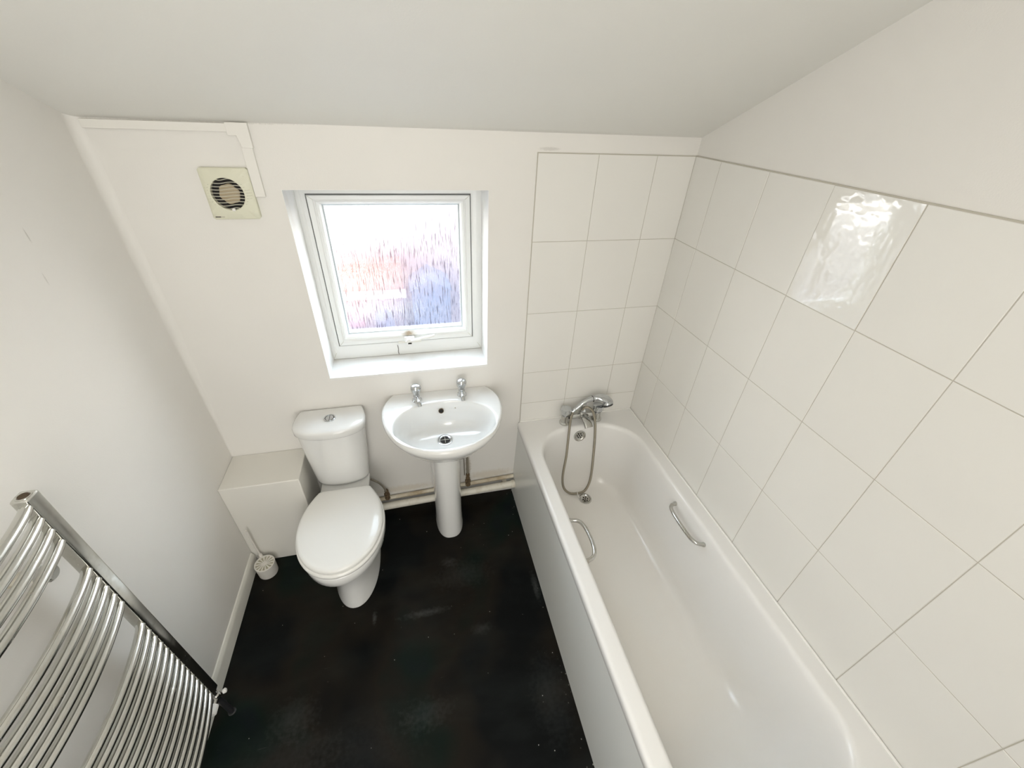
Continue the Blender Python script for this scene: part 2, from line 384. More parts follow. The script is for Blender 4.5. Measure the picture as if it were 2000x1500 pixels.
# ------------------------------------------------------------------ wall tiles
def tiles(us, vs, place, skip=()):
    """one bevelled tile per cell; place(u, v, h) gives the point"""
    bm = bmesh.new(); g = .0011; b = .0013; th = .006
    for i in range(len(us)-1):
        for j in range(len(vs)-1):
            if (i, j) in skip: continue
            u0, u1 = sorted((us[i], us[i+1])); v0, v1 = sorted((vs[j], vs[j+1])); u0 += g; u1 -= g; v0 += g; v1 -= g
            rr = random.uniform(-.0003, .0003)
            A = [place(u, v, 0) for u, v in ((u0,v0),(u1,v0),(u1,v1),(u0,v1))]
            B = [place(u, v, th-.001) for u, v in ((u0,v0),(u1,v0),(u1,v1),(u0,v1))]
            C = [place(u, v, th+rr) for u, v in ((u0+b,v0+b),(u1-b,v0+b),(u1-b,v1-b),(u0+b,v1-b))]
            loft(bm, [A, B, C], False, True)
    return bm
YJ = [0, -.1642]+[-.1642-.25*k for k in range(1, 10)]; YJ[-1] = YF+.02
ZR = [.548, .8694, 1.1988, 1.5272, 1.8547]
pr_ = lambda u, v, h: (XR-h, u, v)
tr_ = obj('wall_tiles', tiles(YJ, ZR, pr_, skip=((3, 3),)), M['tile'], wr, smooth=20)
obj('grout_edge_shade', boxm((XR, YF+.02, .548), (XR-.0046, 0, 1.8575)), M['grout_edge_shade'], tr_, smooth=0)  # joint bed; its strip above the top row paints a shadow line
bm = bmesh.new(); u0, u1, v0, v1 = -.913, -.6653, 1.5283, 1.8536   # the one glossy, slightly proud tile
tl = [(u0, v0), (u1, v0), (u1, v1), (u0, v1)]
ring = lambda d, h: [(XR-h, u+(d if u == u0 else -d), v+(d if v == v0 else -d)) for u, v in tl]
loft(bm, [ring(0, 0), ring(0, .0060), ring(.0006, .0068)], False, True)
o = obj('wall_tile', bm, M['tile_gloss'], wr, smooth=20); o['label'] = 'glossy replacement tile'
XJ = [0, .2465, .498, .6725]; ZB = [.552, .674, .8694, 1.1988, 1.5272, 1.8547]
pb_ = lambda u, v, h: (u, -h*.75, v)
tb_ = obj('wall_tiles', tiles(XJ, ZB, pb_), M['tile'], wb, smooth=20)
obj('grout_edge_shade', boxm((-.002, 0, .55), (XR-.006, -.0034, 1.857)), M['grout_edge_shade'], tb_, smooth=0)  # joint bed; margin past the top and left tiles paints their edge shadow

# ------------------------------------------------------------------ window
FY = .165
bm = bmesh.new()
for a, b in (((WX0, FY, WZ0), (WX0+.0015, -.0004, WZ1)), ((WX1-.0015, FY, WZ0), (WX1, -.0004, WZ1)), ((WX0, FY, WZ1-.0015), (WX1, -.0004, WZ1))): box(bm, a, b)
wi = bpy.data.objects.new('window_1', None); wi.location = (-.5485, FY, WZ0); COL.objects.link(wi); wi['kind'] = 'structure'; wi.matrix_world = Matrix.Translation(wi.location)
obj('reveal', bm, M['reveal'], wi, smooth=0)
obj('window_sill', boxm((WX0, FY, WZ0-.012), (WX1, -.001, WZ0)), M['reveal'], wi, bevel=.0015)
def frame_mesh(x0, x1, z0, z1, prof):
    """mitred frame; prof = closed list of (inset, y)"""
    bm = bmesh.new(); n = len(prof)
    cor = [lambda d: (x0+d, z0+d), lambda d: (x1-d, z0+d), lambda d: (x1-d, z1-d), lambda d: (x0+d, z1-d)]
    R = [[bm.verts.new((c(d)[0], y, c(d)[1])) for d, y in prof] for c in cor]
    for k in range(4):
        a, b = R[k], R[(k+1) % 4]
        for i in range(n):
            j = (i+1) % n; bm.faces.new((a[i], a[j], b[j], b[i]))
    return bm
fx0, fx1, fz0, fz1 = WX0, WX1, WZ0+.001, WZ1
cx0, cx1, cz0, cz1 = -.874, -.232, 1.012, 1.683        # sash outline
def frame2(a, b, prof):
    bm = bmesh.new()
    (ax0, ax1, az0, az1), (bx0, bx1, bz0, bz1) = a, b
    def c(k, t): 
        X0 = ax0+(bx0-ax0)*t; X1 = ax1+(bx1-ax1)*t; Z0 = az0+(bz0-az0)*t; Z1 = az1+(bz1-az1)*t
        return ((X0, Z0), (X1, Z0), (X1, Z1), (X0, Z1))[k]
    R = [[bm.verts.new((c(k, t)[0], y, c(k, t)[1])) for t, y in prof] for k in range(4)]
    n = len(prof)
    for k in range(4):
        p_, q_ = R[k], R[(k+1) % 4]
        for i in range(n):
            j = (i+1) % n; bm.faces.new((p_[i], p_[j], q_[j], q_[i]))
    return bm
fr = obj('window_frame', frame2((fx0, fx1, fz0, fz1), (cx0, cx1, cz0, cz1), [(0, .236), (0, FY), (.04, FY-.001), (.45, FY-.001), (.6, FY+.0015), (.96, FY+.0015), (1, FY+.004), (1, .236)]), M['upvc'], wi, smooth=20)
obj('gasket', frame2((cx0-.0005, cx1+.0005, cz0-.0005, cz1+.0005), (cx0+.004, cx1-.004, cz0+.004, cz1-.004), [(0, .2), (0, FY+.003), (1, FY+.003), (1, .2)]), M['gasket'], fr, smooth=0)
gx0, gx1, gz0, gz1 = -.8235, -.2797, 1.0675, 1.6445
sa = obj('sash', frame2((cx0+.0036, cx1-.0036, cz0+.0036, cz1-.0036), (gx0, gx1, gz0, gz1), [(0, .22), (0, FY-.003), (.06, FY-.008), (.42, FY-.008), (.50, FY-.004), (.56, FY-.004), (.66, FY-.007), (.84, FY-.002), (1, FY+.008), (1, .22)]), M['upvc'], wi, smooth=20)
obj('glazing_bead', frame2((gx0, gx1, gz0, gz1), (gx0+.006, gx1-.006, gz0+.006, gz1-.006), [(0, FY+.016), (0, FY+.009), (1, FY+.013), (1, FY+.02)]), M['silver_bead'], sa, smooth=20)
obj('glass_pane', boxm((gx0, FY+.018, gz0), (gx1, FY+.022, gz1)), M['glass'], wi, smooth=0)
# mitre joints are thin dark lines on the frame corners
bm = bmesh.new()
for (a, b) in (((fx0, fz0), (cx0, cz0)), ((fx1, fz0), (cx1, cz0)), ((fx0, fz1), (cx0, cz1)), ((fx1, fz1), (cx1, cz1)), ((cx0, cz0), (gx0, gz0)), ((cx1, cz0), (gx1, gz0)), ((cx0, cz1), (gx0, gz1)), ((cx1, cz1), (gx1, gz1))):
    yy = FY-.0012 if a[0] in (fx0, fx1) else FY-.0082
    A = Vector((a[0], yy, a[1])); B = Vector((b[0], yy, b[1])); A2 = A+(B-A)*.06; B2 = A+(B-A)*.5
    tube(bm, [A2, B2], .0006, 6)
obj('mitre_joint', bm, M['fan_groove'], fr)
# handle: white body with a lever pointing right
wh = obj('window_handle', boxm((-.568, FY-.008, 1.018), (-.522, FY-.026, 1.046)), M['white_plastic'], wi, bevel=.004)
bm = bmesh.new(); lathe(bm, (-.548, FY-.016, 1.034), [(.014, 0), (.014, .022), (.011, .028)], (0, -1, 0))
tube(bm, crom([(-.548, FY-.036, 1.034), (-.51, FY-.040, 1.040), (-.46, FY-.044, 1.052), (-.425, FY-.044, 1.058)]), lambda t: (.006, .010-.003*t), 12)
obj('lever', bm, M['white_plastic'], wh)
bm = bmesh.new(); lathe(bm, (-.545, FY-.040, 1.024), [(.0085, 0), (.0085, .006)], (0, -.6, -1)); obj('lock', bm, M['dark'], wh)
obj('latch_plate', boxm((-.60, FY-.006, 1.008), (-.49, FY-.010, 1.020)), M['gloss'], wh, bevel=.001)
bm = bmesh.new(); tube(bm, crom([(-.606, FY-.002, .996), (-.604, FY-.002, .975), (-.606, FY-.002, .96), (-.604, FY-.003, .945)]), .0013, 6); o = obj('sash_crack', bm, M['logo'], fr)

# ------------------------------------------------------------------ outside, seen blurred through the glass
def brick(name, a, b):
    m = N(name); m.set(Base_Color=m.mix(m.noise(3, 2), a, b), Roughness=.9); return m.m
M['out_white'] = N('white_render').set(Base_Color=(.62, .58, .50), Roughness=.9).m
M['out_brick'] = brick('red_brick', (.135, .045, .03), (.18, .08, .055))
M['out_slate'] = N('blue_paint').set(Base_Color=(.038, .064, .11), Roughness=.9).m
M['out_paving'] = N('grey_paving').set(Base_Color=(.105, .09, .10), Roughness=.9).m
M['out_pink'] = N('pink_paint').set(Base_Color=(.17, .055, .08), Roughness=.9).m
M['out_pale'] = N('pale_render').set(Base_Color=(.135, .11, .115), Roughness=.9).m
GZ = -3.6
o = struct('ground', boxm((-30, 1.5, GZ-.1), (30, 40, GZ)), M['out_paving'], smooth=0)
h = empty('house', (-3.0, 13, GZ), 'tall white rendered house seen blurred through the top of the window', 'house')
obj('wall', boxm((-16, 14, GZ), (16, 20, 2.2)), M['out_white'], h, smooth=0)
bm = bmesh.new(); loft(bm, [[(-16.2, 13.7, 2.2), (-16.2, 20.3, 2.2), (-16.2, 17, 3.4)], [(16.2, 13.7, 2.2), (16.2, 20.3, 2.2), (16.2, 17, 3.4)]]); obj('roof', bm, M['out_white'], h, smooth=0)
l_ = empty('outbuilding', (0, 10, GZ), 'pale outbuilding with a sloping roofline seen blurred at the right of the window', 'building')
bm = bmesh.new(); loft(bm, [[(x, y, z) for x, z in ((-2.9, GZ), (2.6, GZ), (2.6, .25), (-2.9, -1.75))] for y in (9.6, 11.4)]); obj('wall', bm, M['out_pale'], l_, smooth=0)
b_ = empty('garage', (-5.5, 9, GZ), 'red brick garage with a white band seen blurred in the window', 'garage')
obj('wall', boxm((-6, 9.0, GZ), (-.75, 9.5, -1.5)), M['out_brick'], b_, smooth=0)
obj('white_band', boxm((-6.05, 8.9, -2.42), (-.70, 9.0, -2.22)), M['out_white'], b_, smooth=0)
obj('pink_door', boxm((-2.6, 8.94, GZ+.4), (-1.85, 9.0, -2.48)), M['out_pink'], b_, smooth=0)
obj('grey_base', boxm((-6, 8.96, GZ), (-.75, 9.0, -2.42)), M['out_pale'], b_, smooth=0)
s_ = empty('shed', (0, 8.6, GZ), 'blue painted shed seen blurred at the lower right of the window', 'shed')
obj('wall', boxm((-.55, 8.4, -3.05), (.42, 9.5, -2.05)), M['out_slate'], s_, smooth=0)
obj('plinth', boxm((-.55, 8.4, GZ), (.42, 9.5, -3.05)), M['out_pale'], s_, smooth=0)
bm = bmesh.new(); loft(bm, [[(x, y, z) for x, z in ((-.6, -2.05), (.47, -2.05), (-.08, -1.75))] for y in (8.35, 9.55)]); obj('roof', bm, M['out_slate'], s_, smooth=0)
w = empty('water_barrel', (-1.3, 8.4, GZ), 'small blue barrel seen blurred at the foot of the window view', 'barrel')
bm = bmesh.new(); lathe(bm, (-1.3, 8.45, GZ), [(.20, 0), (.24, .35), (.24, .75), (.2, 1.0)], n=20); obj('barrel', bm, M['out_slate'], w)

# ------------------------------------------------------------------ bathtub
BX0, BX1, BY0, BY1, BZ = -.0145, .6725, -1.74, -.0035, .550
bt = empty('bathtub', (.33, -.87, 0), 'white enamel bathtub with twin grip handles along the tiled wall', 'bathtub')
def R_(x0, x1, y0, y1, r, z): return rrect(x0, x1, y0, y1, r, z, 12, 10)
bm = bmesh.new()
rings = [R_(BX0+.002, BX1-.001, BY0, BY1-.001, .012, .506), R_(BX0, BX1, BY0, BY1, .012, .510), R_(BX0, BX1, BY0, BY1, .012, .538), R_(BX0+.003, BX1, BY0+.002, BY1, .012, .5455), R_(BX0+.010, BX1-.002, BY0+.008, BY1-.002, .012, BZ),
         R_(BX0+.018, BX1-.006, BY0+.016, BY1-.006, .012, BZ), R_(.038, .616, -1.657, -.087, (.172, .212, .212, .172), BZ), R_(.042, .612, -1.652, -.092, (.17, .21, .21, .17), BZ-.0003), R_(.047, .607, -1.645, -.098, (.17, .205, .205, .17), BZ-.002), R_(.053, .601, -1.637, -.105, (.165, .20, .20, .165), BZ-.008), R_(.058, .596, -1.628, -.111, (.165, .195, .195, .165), BZ-.022),
         R_(.064, .590, -1.61, -.117, (.16, .19, .19, .16), .49), R_(.078, .578, -1.56, -.130, (.15, .18, .18, .15), .38), R_(.094, .562, -1.47, -.148, (.15, .17, .17, .15), .26),
         R_(.108, .548, -1.40, -.168, (.14, .155, .155, .14), .205), R_(.126, .530, -1.35, -.186, (.12, .14, .14, .12), .175), R_(.155, .50, -1.29, -.215, (.10, .12, .12, .10), .160), R_(.21, .45, -1.15, -.27, (.07, .08, .08, .07), .155)]
vr = loft(bm, rings, False, True)
tub = obj('tub', bm, M['bath'], bt, smooth=60, recalc=False)
bm = bmesh.new()
pf = [(-.008, .506), (-.0005, .506), (-.019, 0), (-.0265, 0)]
pf = [(-.0085, .508), (-.0255, .02), (-.0265, 0), (-.018, 0), (-.0005, .508)]
loft(bm, [[(x, -.002, z) for x, z in pf], [(x, BY0+.01, z) for x, z in pf]])
obj('side_panel', bm, M['panel'], bt, smooth=0, bevel=.001)
obj('end_panel', boxm((-.01, BY0+.004, 0), (XR-.01, BY0+.012, .508)), M['panel'], bt, smooth=0)
bm = bmesh.new(); tube(bm, [(.668, -.006, .5505), (.668, BY0, .5505)], .0045, 10); tube(bm, [(0.0, -.006, .5505), (.668, -.006, .5505)], .0035, 10)
obj('sealant', bm, M['sealant'], bt)
# overflow on the tap end, waste on the bottom
def waste(name, c, ax, r, parent, mat=None, recess=True):
    mat = mat or M['chrome_worn']
    bm = bmesh.new(); lathe(bm, c, [(r*.98, -.002), (r, .001), (r*.97, .004), (r*.80, .0045), (r*.72, .001), (r*.62, -.0012)], ax, 40)
    o = obj(name, bm, mat, parent, smooth=50)
    bm = bmesh.new(); q = Vector((0, 0, 1)).rotation_difference(Vector(ax).normalized())
    for k in range(7):
        d = Vector((0, 0, 0)) if k == 6 else Vector((math.cos(k*PI/3), math.sin(k*PI/3), 0))*r*.36
        lathe(bm, Vector(c)+q @ d, [(r*.115, -.001), (r*.115, -.0004+.0002)], ax, 12)
    obj('drain_holes', bm, M['dark'], o, smooth=0); return o
waste('overflow', (.318, -.1185, .492), (0, -1, .12), .035, bt)
waste('waste', (.336, -.287, .1565), (0, 0, 1), .036, bt)
# grip handles screwed to the two long sides
def grip(x, sx, y0, y1, z, mat):
    bm = bmesh.new(); d = (.046 if sx < 0 else .058)*sx
    P = [(x, y0, z-.004), (x+d*.7, y0-.012, z), (x+d, y0-.045, z+.002), (x+d*1.08, (y0+y1)/2, z+.003), (x+d, y1+.045, z+.002), (x+d*.7, y1+.012, z), (x, y1, z-.004)]
    tube(bm, crom(P, 7), lambda t: .0085 if .05 < t < .95 else .0105, 14)
    o = obj('grip_handle', bm, mat, bt); return o
grip(.5925, -1, -.650, -.872, .500, M['chrome_worn']); grip(.0605, 1, -.640, -.842, .500, M['chrome_worn'])
# bath mixer tap
mt = bmesh.new()
tube(mt, [(.262, -.058, .592), (.412, -.058, .592)], .0165, 24)
lathe(mt, (.243, -.058, .550), [(.030, 0), (.030, .006), (.022, .012), (.020, .045), (.021, .055)]); lathe(mt, (.431, -.058, .550), [(.030, 0), (.030, .006), (.022, .012), (.020, .045), (.021, .055)])
lathe(mt, (.337, -.058, .575), [(.020, 0), (.021, .02), (.018, .036), (.012, .05), (.011, .075)])
mixer = obj('mixer_tap', mt, M['chrome_worn'], bt)
def faceted(t, h): return 1-.055*abs(math.cos(3*t))
for x in (.243, .431):
    bm = bmesh.new(); lathe(bm, (x, -.058, .602), [(.017, 0), (.019, .006), (.029, .014), (.0315, .040), (.029, .047), (.021, .051), (.008, .052)], n=48, squash=lambda t, h: 1-(.09*abs(math.sin(3*t)) if   .01 < h < .044 else 0))
    obj('tap_handle', bm, M['chrome'], mixer, smooth=28)
bm = bmesh.new(); tube(bm, crom([(.337, -.058, .594), (.340, -.090, .600), (.345, -.122, .592), (.349, -.148, .572)], 8), lambda t: (.011, .019+.006*t), 20, up=(0, 0, 1)); obj('spout', bm, M['chrome_worn'], mixer)
bm = bmesh.new(); lathe(bm, (.337, -.062, .625), [(.009, 0), (.013, .008), (.013, .02), (.008, .024)], (0, -.75, .6)); obj('diverter_knob', bm, M['chrome'], mixer)
bm = bmesh.new(); tube(bm, [(.337, -.055, .640), (.337, -.05, .662)], .011, 16); tube(bm, crom([(.322, -.048, .668), (.329, -.064, .664), (.345, -.066, .668), (.353, -.052, .674)]), .0045, 10); obj('shower_cradle', bm, M['chrome_worn'], mixer)

# hand shower lying in the cradle, with its hose hanging into the bath
hs = empty('hand_shower', (.37, -.06, .66), 'chrome hand shower head with long metal hose lying on the bath mixer tap', 'shower head')
bm = bmesh.new()
HP = crom([(.290, -.069, .646), (.312, -.066, .662), (.335, -.062, .680), (.372, -.060, .696), (.405, -.062, .704), (.435, -.066, .703), (.465, -.070, .692), (.492, -.076, .672)], 6)
def hr(t):
    if t < .08: return .0085+t*.03
    if t < .55: return (.0105+.006*(t-.08), .0115+.006*(t-.08))
    return (.014+.003*math.sin((t-.55)/.45*PI), .0145+.022*math.sin(min(1, (t-.55)/.33)*PI/2)*(1 if t < .93 else .75))
tube(bm, HP, hr, 24, up=(0, 0, 1)); he = obj('shower_handle', bm, M['chrome'], hs)
bm = bmesh.new(); lathe(bm, (.464, -.088, .676), [(.018, .012), (.027, .007), (.030, 0), (.029, -.006)], (-.2, .55, .8), 32); obj('shower_head', bm, M['chrome'], hs)
bm = bmesh.new(); lathe(bm, (.4652, -.0915, .671), [(.028, .001), (.029, -.006), (.024, -.010)], (-.2, .55, .8), 32); obj('spray_face', bm, M['black_plastic'], hs)
bm = bmesh.new(); lathe(bm, (.3875, -.060, .698), [(.0175, -.001), (.0183, 0), (.0175, .001)], (1, 0, .2), 28); obj('seam_ring', bm, M['dark'], hs)
bm = bmesh.new(); lathe(bm, (.290, -.069, .646), [(.0095, -.022), (.0105, -.012), (.0105, 0), (.009, .004)], (.75, .1, .65), 24); obj('hose_nut', bm, M['chrome'], hs)
bm = bmesh.new()
HO = crom([(.277, -.073, .634), (.258, -.098, .600), (.243, -.135, .520), (.233, -.168, .40), (.217, -.197, .275), (.222, -.222, .205), (.255, -.242, .172), (.305, -.250, .1685), (.352, -.240, .175), (.386, -.212, .235), (.393, -.178, .39), (.392, -.150, .52), (.388, -.126, .600), (.374, -.106, .650), (.352, -.092, .668), (.334, -.084, .660), (.329, -.076, .640)], 10)
tube(bm, HO, .0068, 12); obj('hose', bm, M['hose'], hs)
bm = bmesh.new(); tube(bm, crom([(.300, -.245, .176), (.296, -.257, .180), (.297, -.268, .172), (.303, -.276, .1625)]), .0022, 8); tube(bm, circ((.298, -.250, .1685), .0085, 'x', 16)+[(.298, -.2415, .1685)], .002, 6); o = obj('cable_tie', bm, M['white_plastic'], hs)

# ------------------------------------------------------------------ toilet
TX = -.925
to = empty('toilet', (TX, -.3, 0), 'white close-coupled toilet with closed lid beside the washbasin', 'toilet')
def cist(w, yf, z, yb=-.006, wb=None):
    """flat back, sides opening forward, bowed front with rounded corners"""
    wb = w*.885 if wb is None else wb; yc = -.095; out = []; m = 32
    for i in range(6): out.append((-wb-(w-wb)*math.sin(PI/2*i/6), yb+(yc-yb)*i/6))
    for i in range(m+1):
        t = PI*i/m; c, q = math.cos(t), math.sin(t); k = (abs(c)**2.7+abs(q)**2.7)**(-1/2.7)
        bow = 1-.16*abs(c*k)**2
        out.append((-w*c*k, yc+(yf-yc)*q*k*bow))
    out += [(-x, y) for x, y in out[:6][::-1]]
    out += [(wb*.5, yb), (0, yb), (-wb*.5, yb)]
    return [(TX-.012+x, y, z) for x, y in out]
bm = bmesh.new()
loft(bm, [cist(.105, -.140, .404), cist(.118, -.153, .410), cist(.124, -.160, .43), cist(.137, -.170, .58), cist(.147, -.176, .733), cist(.141, -.170, .735)])
obj('cistern', bm, M['ceramic'], to, smooth=50)
bm = bmesh.new()
loft(bm, [cist(.141, -.170, .7345), cist(.153, -.184, .7365, -.004), cist(.1565, -.188, .741, -.003), cist(.157, -.189, .766, -.003), cist(.1545, -.186, .774, -.004), cist(.147, -.178, .779, -.008), cist(.12, -.145, .7815, -.02)])
lid = obj('cistern_lid', bm, M['ceramic'], to, smooth=50)
bm = bmesh.new(); lathe(bm, (TX-.009, -.088, .7815), [(.026, 0), (.026, .004), (.0235, .0055), (.0205, .0045), (.0195, .0015)], n=40)
fb = obj('flush_button', bm, M['chrome'], lid)
bm = bmesh.new()
for s in (-1, 1):
    pts = [(TX-.009+s*(.0012+.0165*math.sin(PI*i/12)), -.088+.0178*math.cos(PI*i/12)) for i in range(13)]
    loft(bm, [[(x, y, .7830) for x, y in pts], [(x, y, .7862 if s > 0 else .7848) for x, y in pts]])
bz = bmesh.new(); lathe(bz, (TX-.009, -.088, .7826), [(.0195, 0), (.0195, .0005)], n=32); obj('button_recess', bz, M['dark'], fb, smooth=0)
obj('button_half', bm, M['chrome'], fb, smooth=20)
# bowl
bm = bmesh.new()
E = lambda a, yf, yb, z, ef=1.0, eb=.8, cx=TX+.006: egg(cx, (yf+yb)/2+.03, a, ((yf+yb)/2+.03)-yf, yb-((yf+yb)/2+.03), z, 64, ef, eb)
loft(bm, [E(.108, -.562, -.135, 0, .95, .55), E(.108, -.562, -.135, .012, .95, .55), E(.104, -.556, -.14, .03, .95, .55), E(.099, -.548, -.15, .12, .95, .6), E(.103, -.553, -.16, .20, .95, .65), E(.122, -.578, -.17, .26, .97, .7),
          E(.152, -.612, -.18, .308), E(.172, -.638, -.186, .330), E(.180, -.649, -.19, .345), E(.182, -.652, -.19, .372), E(.181, -.651, -.19, .394), E(.176, -.645, -.196, .401)])
pan = obj('bowl', bm, M['ceramic'], to, smooth=60)
bm = bmesh.new()   # shelf under the cistern
sh = lambda x, y0, y1, z: rrect(TX-.004-x, TX-.004+x, y0, y1, .02, z, 5, 3)
loft(bm, [sh(.085, -.24, -.03, .24), sh(.095, -.26, -.02, .33), sh(.110, -.27, -.075, .375), sh(.114, -.27, -.078, .398), sh(.110, -.265, -.082, .404)])
obj('cistern_shelf', bm, M['ceramic'], to, smooth=60)
# seat and lid
def seatring(s, z, yf=-.648, yb=-.205, a=.182, cx=TX+.006, wb=.115):
    yc = -.415; out = []; n = 96
    def inside(x, y):
        X = abs(x-cx)/(a*1.0)
        if y < yc: return X*X+((y-yc)/(yf-yc))**2 < 1
        t = (y-yc)/(yb-yc)
        if t > 1: return False
        w = 1-(1-wb/a)*(t**2.1)
        return X < w
    r = rayring(inside, (cx, yc), z, n)
    return scale_ring(r, (cx, yc), s, z)
bm = bmesh.new()
loft(bm, [seatring(.985, .4015), seatring(1.015, .404), seatring(1.022, .411), seatring(1.015, .4195), seatring(.985, .4225)])
obj('seat', bm, M['seat'], to, smooth=60)
bm = bmesh.new()
loft(bm, [seatring(.95, .4225), seatring(.982, .424), seatring(.99, .431), seatring(.985, .438), seatring(.965, .443), seatring(.92, .4455), seatring(.75, .4475), seatring(.4, .449), seatring(.1, .4495)])
tl_ = obj('seat_lid', bm, M['seat'], to, smooth=60)
for sx in (-1, 1):
    bm = bmesh.new(); tube(bm, [(TX+.006+sx*.055, -.206, .418), (TX+.006+sx*.095, -.206, .418)], .012, 16); obj('hinge', bm, M['seat'], to)
# inlet hose
ih = empty('inlet_hose', (-.76, -.03, .1), 'corroded grey water hose and valve between toilet and wall pipe', 'hose')
bm = bmesh.new(); tube(bm, crom([(-.826, -.045, .305), (-.812, -.04, .287), (-.790, -.038, .262), (-.772, -.036, .222), (-.762, -.034, .18)], 8), .0055, 10); obj('hose', bm, M['grey_hose'], ih)
bm = bmesh.new(); lathe(bm, (-.762, -.030, .112), [(.010, 0), (.015, .006), (.015, .018), (.010, .022), (.012, .03), (.016, .034), (.015, .05), (.009, .056), (.011, .064), (.010, .078)], n=6); tube(bm, [(-.762, -.030, .14), (-.762, -.052, .14)], .008, 10); obj('valve', bm, M['corroded'], ih, smooth=0)

# ------------------------------------------------------------------ washbasin
BXc = -.4225
ba = empty('washbasin', (BXc, -.15, 0), 'white pedestal washbasin with two chrome pillar taps under the window', 'sink')
NB = 144; BA, BF, BYC, BB = .2795, .312, -.130, .235
def oring(k, z, lift=0.0):
    a, bf = BA-k, BF-k; out = []
    tb_ = math.asin(min(1, (-.0015-BYC)/BB))
    for i in range(16): t = tb_*(1-i/16); out.append((a*math.cos(t), BYC+BB*math.sin(t)))
    for i in range(96): t = -PI*i/96; out.append((a*math.copysign(abs(math.cos(t))**.98, math.cos(t)), BYC+bf*math.sin(t)))
    for i in range(17): t = PI-tb_*i/16; out.append((a*math.cos(t), BYC+BB*math.sin(t)))
    x0, y0 = out[-1]
    for i in range(1, 16): out.append((x0-2*x0*i/16, y0))
    return [(BXc+x, y, z) for x, y in out]
def ang0():
    return [math.atan2(y+.235, x-BXc) for x, y, z in oring(0, 0)]
A0 = ang0(); NB = len(A0)
def bowlring(s, z, ax=.228, ay=.166, cy=-.2475, cx=BXc+.0):
    out = []
    for t in A0:
        c, s_ = math.cos(t), math.sin(t); e = 2.15; ayy = ay if s_ < 0 else ay*.93
        k = (abs(c/ax)**e+abs(s_/ayy)**e)**(-1/e)*s
        out.append((cx+k*c, cy+k*s_, z))
    return out
bm = bmesh.new()
rings = [oring(.12, .640), oring(.10, .655), oring(.055, .70), oring(.022, .745), oring(.004, .775), oring(.0, .79), oring(.0, .800), oring(.002, .8075), oring(.006, .8115), oring(.012, .8135),
         bowlring(1.045, .8130), bowlring(1.02, .8115), bowlring(1.005, .808), bowlring(.995, .800)]
br = lambda s, z, cy: bowlring(s, z, cy=cy)
rings += [br(.975, .782, -.248), br(.94, .752, -.248), br(.87, .720, -.245), br(.74, .694, -.240), br(.56, .680, -.230), br(.36, .673, -.220), br(.20, .6695, -.210), br(.08, .6690, -.2085)]
loft(bm, rings, True, True)
obj('basin', bm, M['ceramic'], ba, smooth=70, recalc=False)
def ped(w, yf, yb, z, cx=-.43):
    pts = []
    for i in range(33):
        t = PI*i/32; pts.append((cx-w*math.copysign(abs(math.cos(t))**.8, math.cos(t)), yb-(yb-yf)*math.sin(t)**.8))
    pts += [(cx+w*.5, yb+.001), (cx, yb+.001), (cx-w*.5, yb+.001)]
    return [(x, y, z) for x, y in pts]
bm = bmesh.new()
loft(bm, [ped(.076, -.274, -.12, 0), ped(.076, -.274, -.12, .02), ped(.072, -.270, -.12, .05), ped(.073, -.268, -.11, .3), ped(.078, -.265, -.10, .52), ped(.086, -.262, -.09, .63), ped(.092, -.262, -.08, .67)])
obj('pedestal', bm, M['ceramic'], ba, smooth=60)
bm = bmesh.new(); lathe(bm, (BXc-.004, -.2085, .6695), [(.037, 0), (.037, .003), (.033, .0042), (.026, .002), (.023, .0005)], n=40); w_ = obj('waste', bm, M['chrome'], ba)
bm = bmesh.new(); lathe(bm, (BXc-.004, -.2085, .670), [(.0235, 0), (.0235, .0012)], n=32); obj('drain_hole', bm, M['dark'], w_, smooth=0)
bm = bmesh.new(); tube(bm, [(BXc-.004-.0225, -.2085, .6725), (BXc-.004+.0225, -.2085, .6725)], .0018, 8); tube(bm, [(BXc-.004, -.2085-.0225, .6725), (BXc-.004, -.2085+.0225, .6725)], .0018, 8)
obj('drain_cross', bm, M['chrome_worn'], w_)
bm = bmesh.new(); lathe(bm, (BXc-.008, -.1075, .768), [(.0125, -.002), (.0125, .0012), (.0105, .002), (.0095, .0005)], (0, -.92, .38), 28); ov = obj('overflow', bm, M['corroded'], ba)
bm = bmesh.new(); lathe(bm, (BXc-.008, -.1075, .768), [(.0095, 0), (.0095, .0012)], (0, -.92, .38), 24); obj('overflow_hole', bm, M['dark'], ov, smooth=0)
bm = bmesh.new(); lathe(bm, (BXc+.06, -.1085, .778), [(.003, 0), (.003, .001)], (0, -.92, .38), 12); obj('chain_hole', bm, M['logo_grey'], ba, smooth=0)
def tap(x, y, a):
    d = Vector((math.sin(a), -math.cos(a), 0)); z = .8125
    bm = bmesh.new(); lathe(bm, (x, y, z), [(.024, 0), (.024, .004), (.017, .009), (.015, .022), (.016, .030), (.013, .036), (.010, .040)], n=32)
    P = [Vector((x, y, z+.022)), Vector((x, y, z+.024))+d*.03, Vector((x, y, z+.021))+d*.052, Vector((x, y, z+.010))+d*.066]
    tube(bm, crom(P, 6), lambda t: .0115-.002*t, 18)
    t_ = obj('tap', bm, M['chrome'], ba)
    bm = bmesh.new(); lathe(bm, (x, y, z+.036), [(.014, 0), (.0165, .003), (.0185, .008), (.0225, .018), (.0248, .030), (.0248, .038), (.0225, .046), (.0175, .052), (.010, .0555), (.003, .0565)], n=48, squash=lambda t, h: 1-(.09*abs(math.sin(3*t)) if .002 < h < .036 else 0))
    obj('tap_handle', bm, M['chrome'], t_, smooth=25)
tap(-.538, -.062, .18); tap(-.322, -.052, -.03)
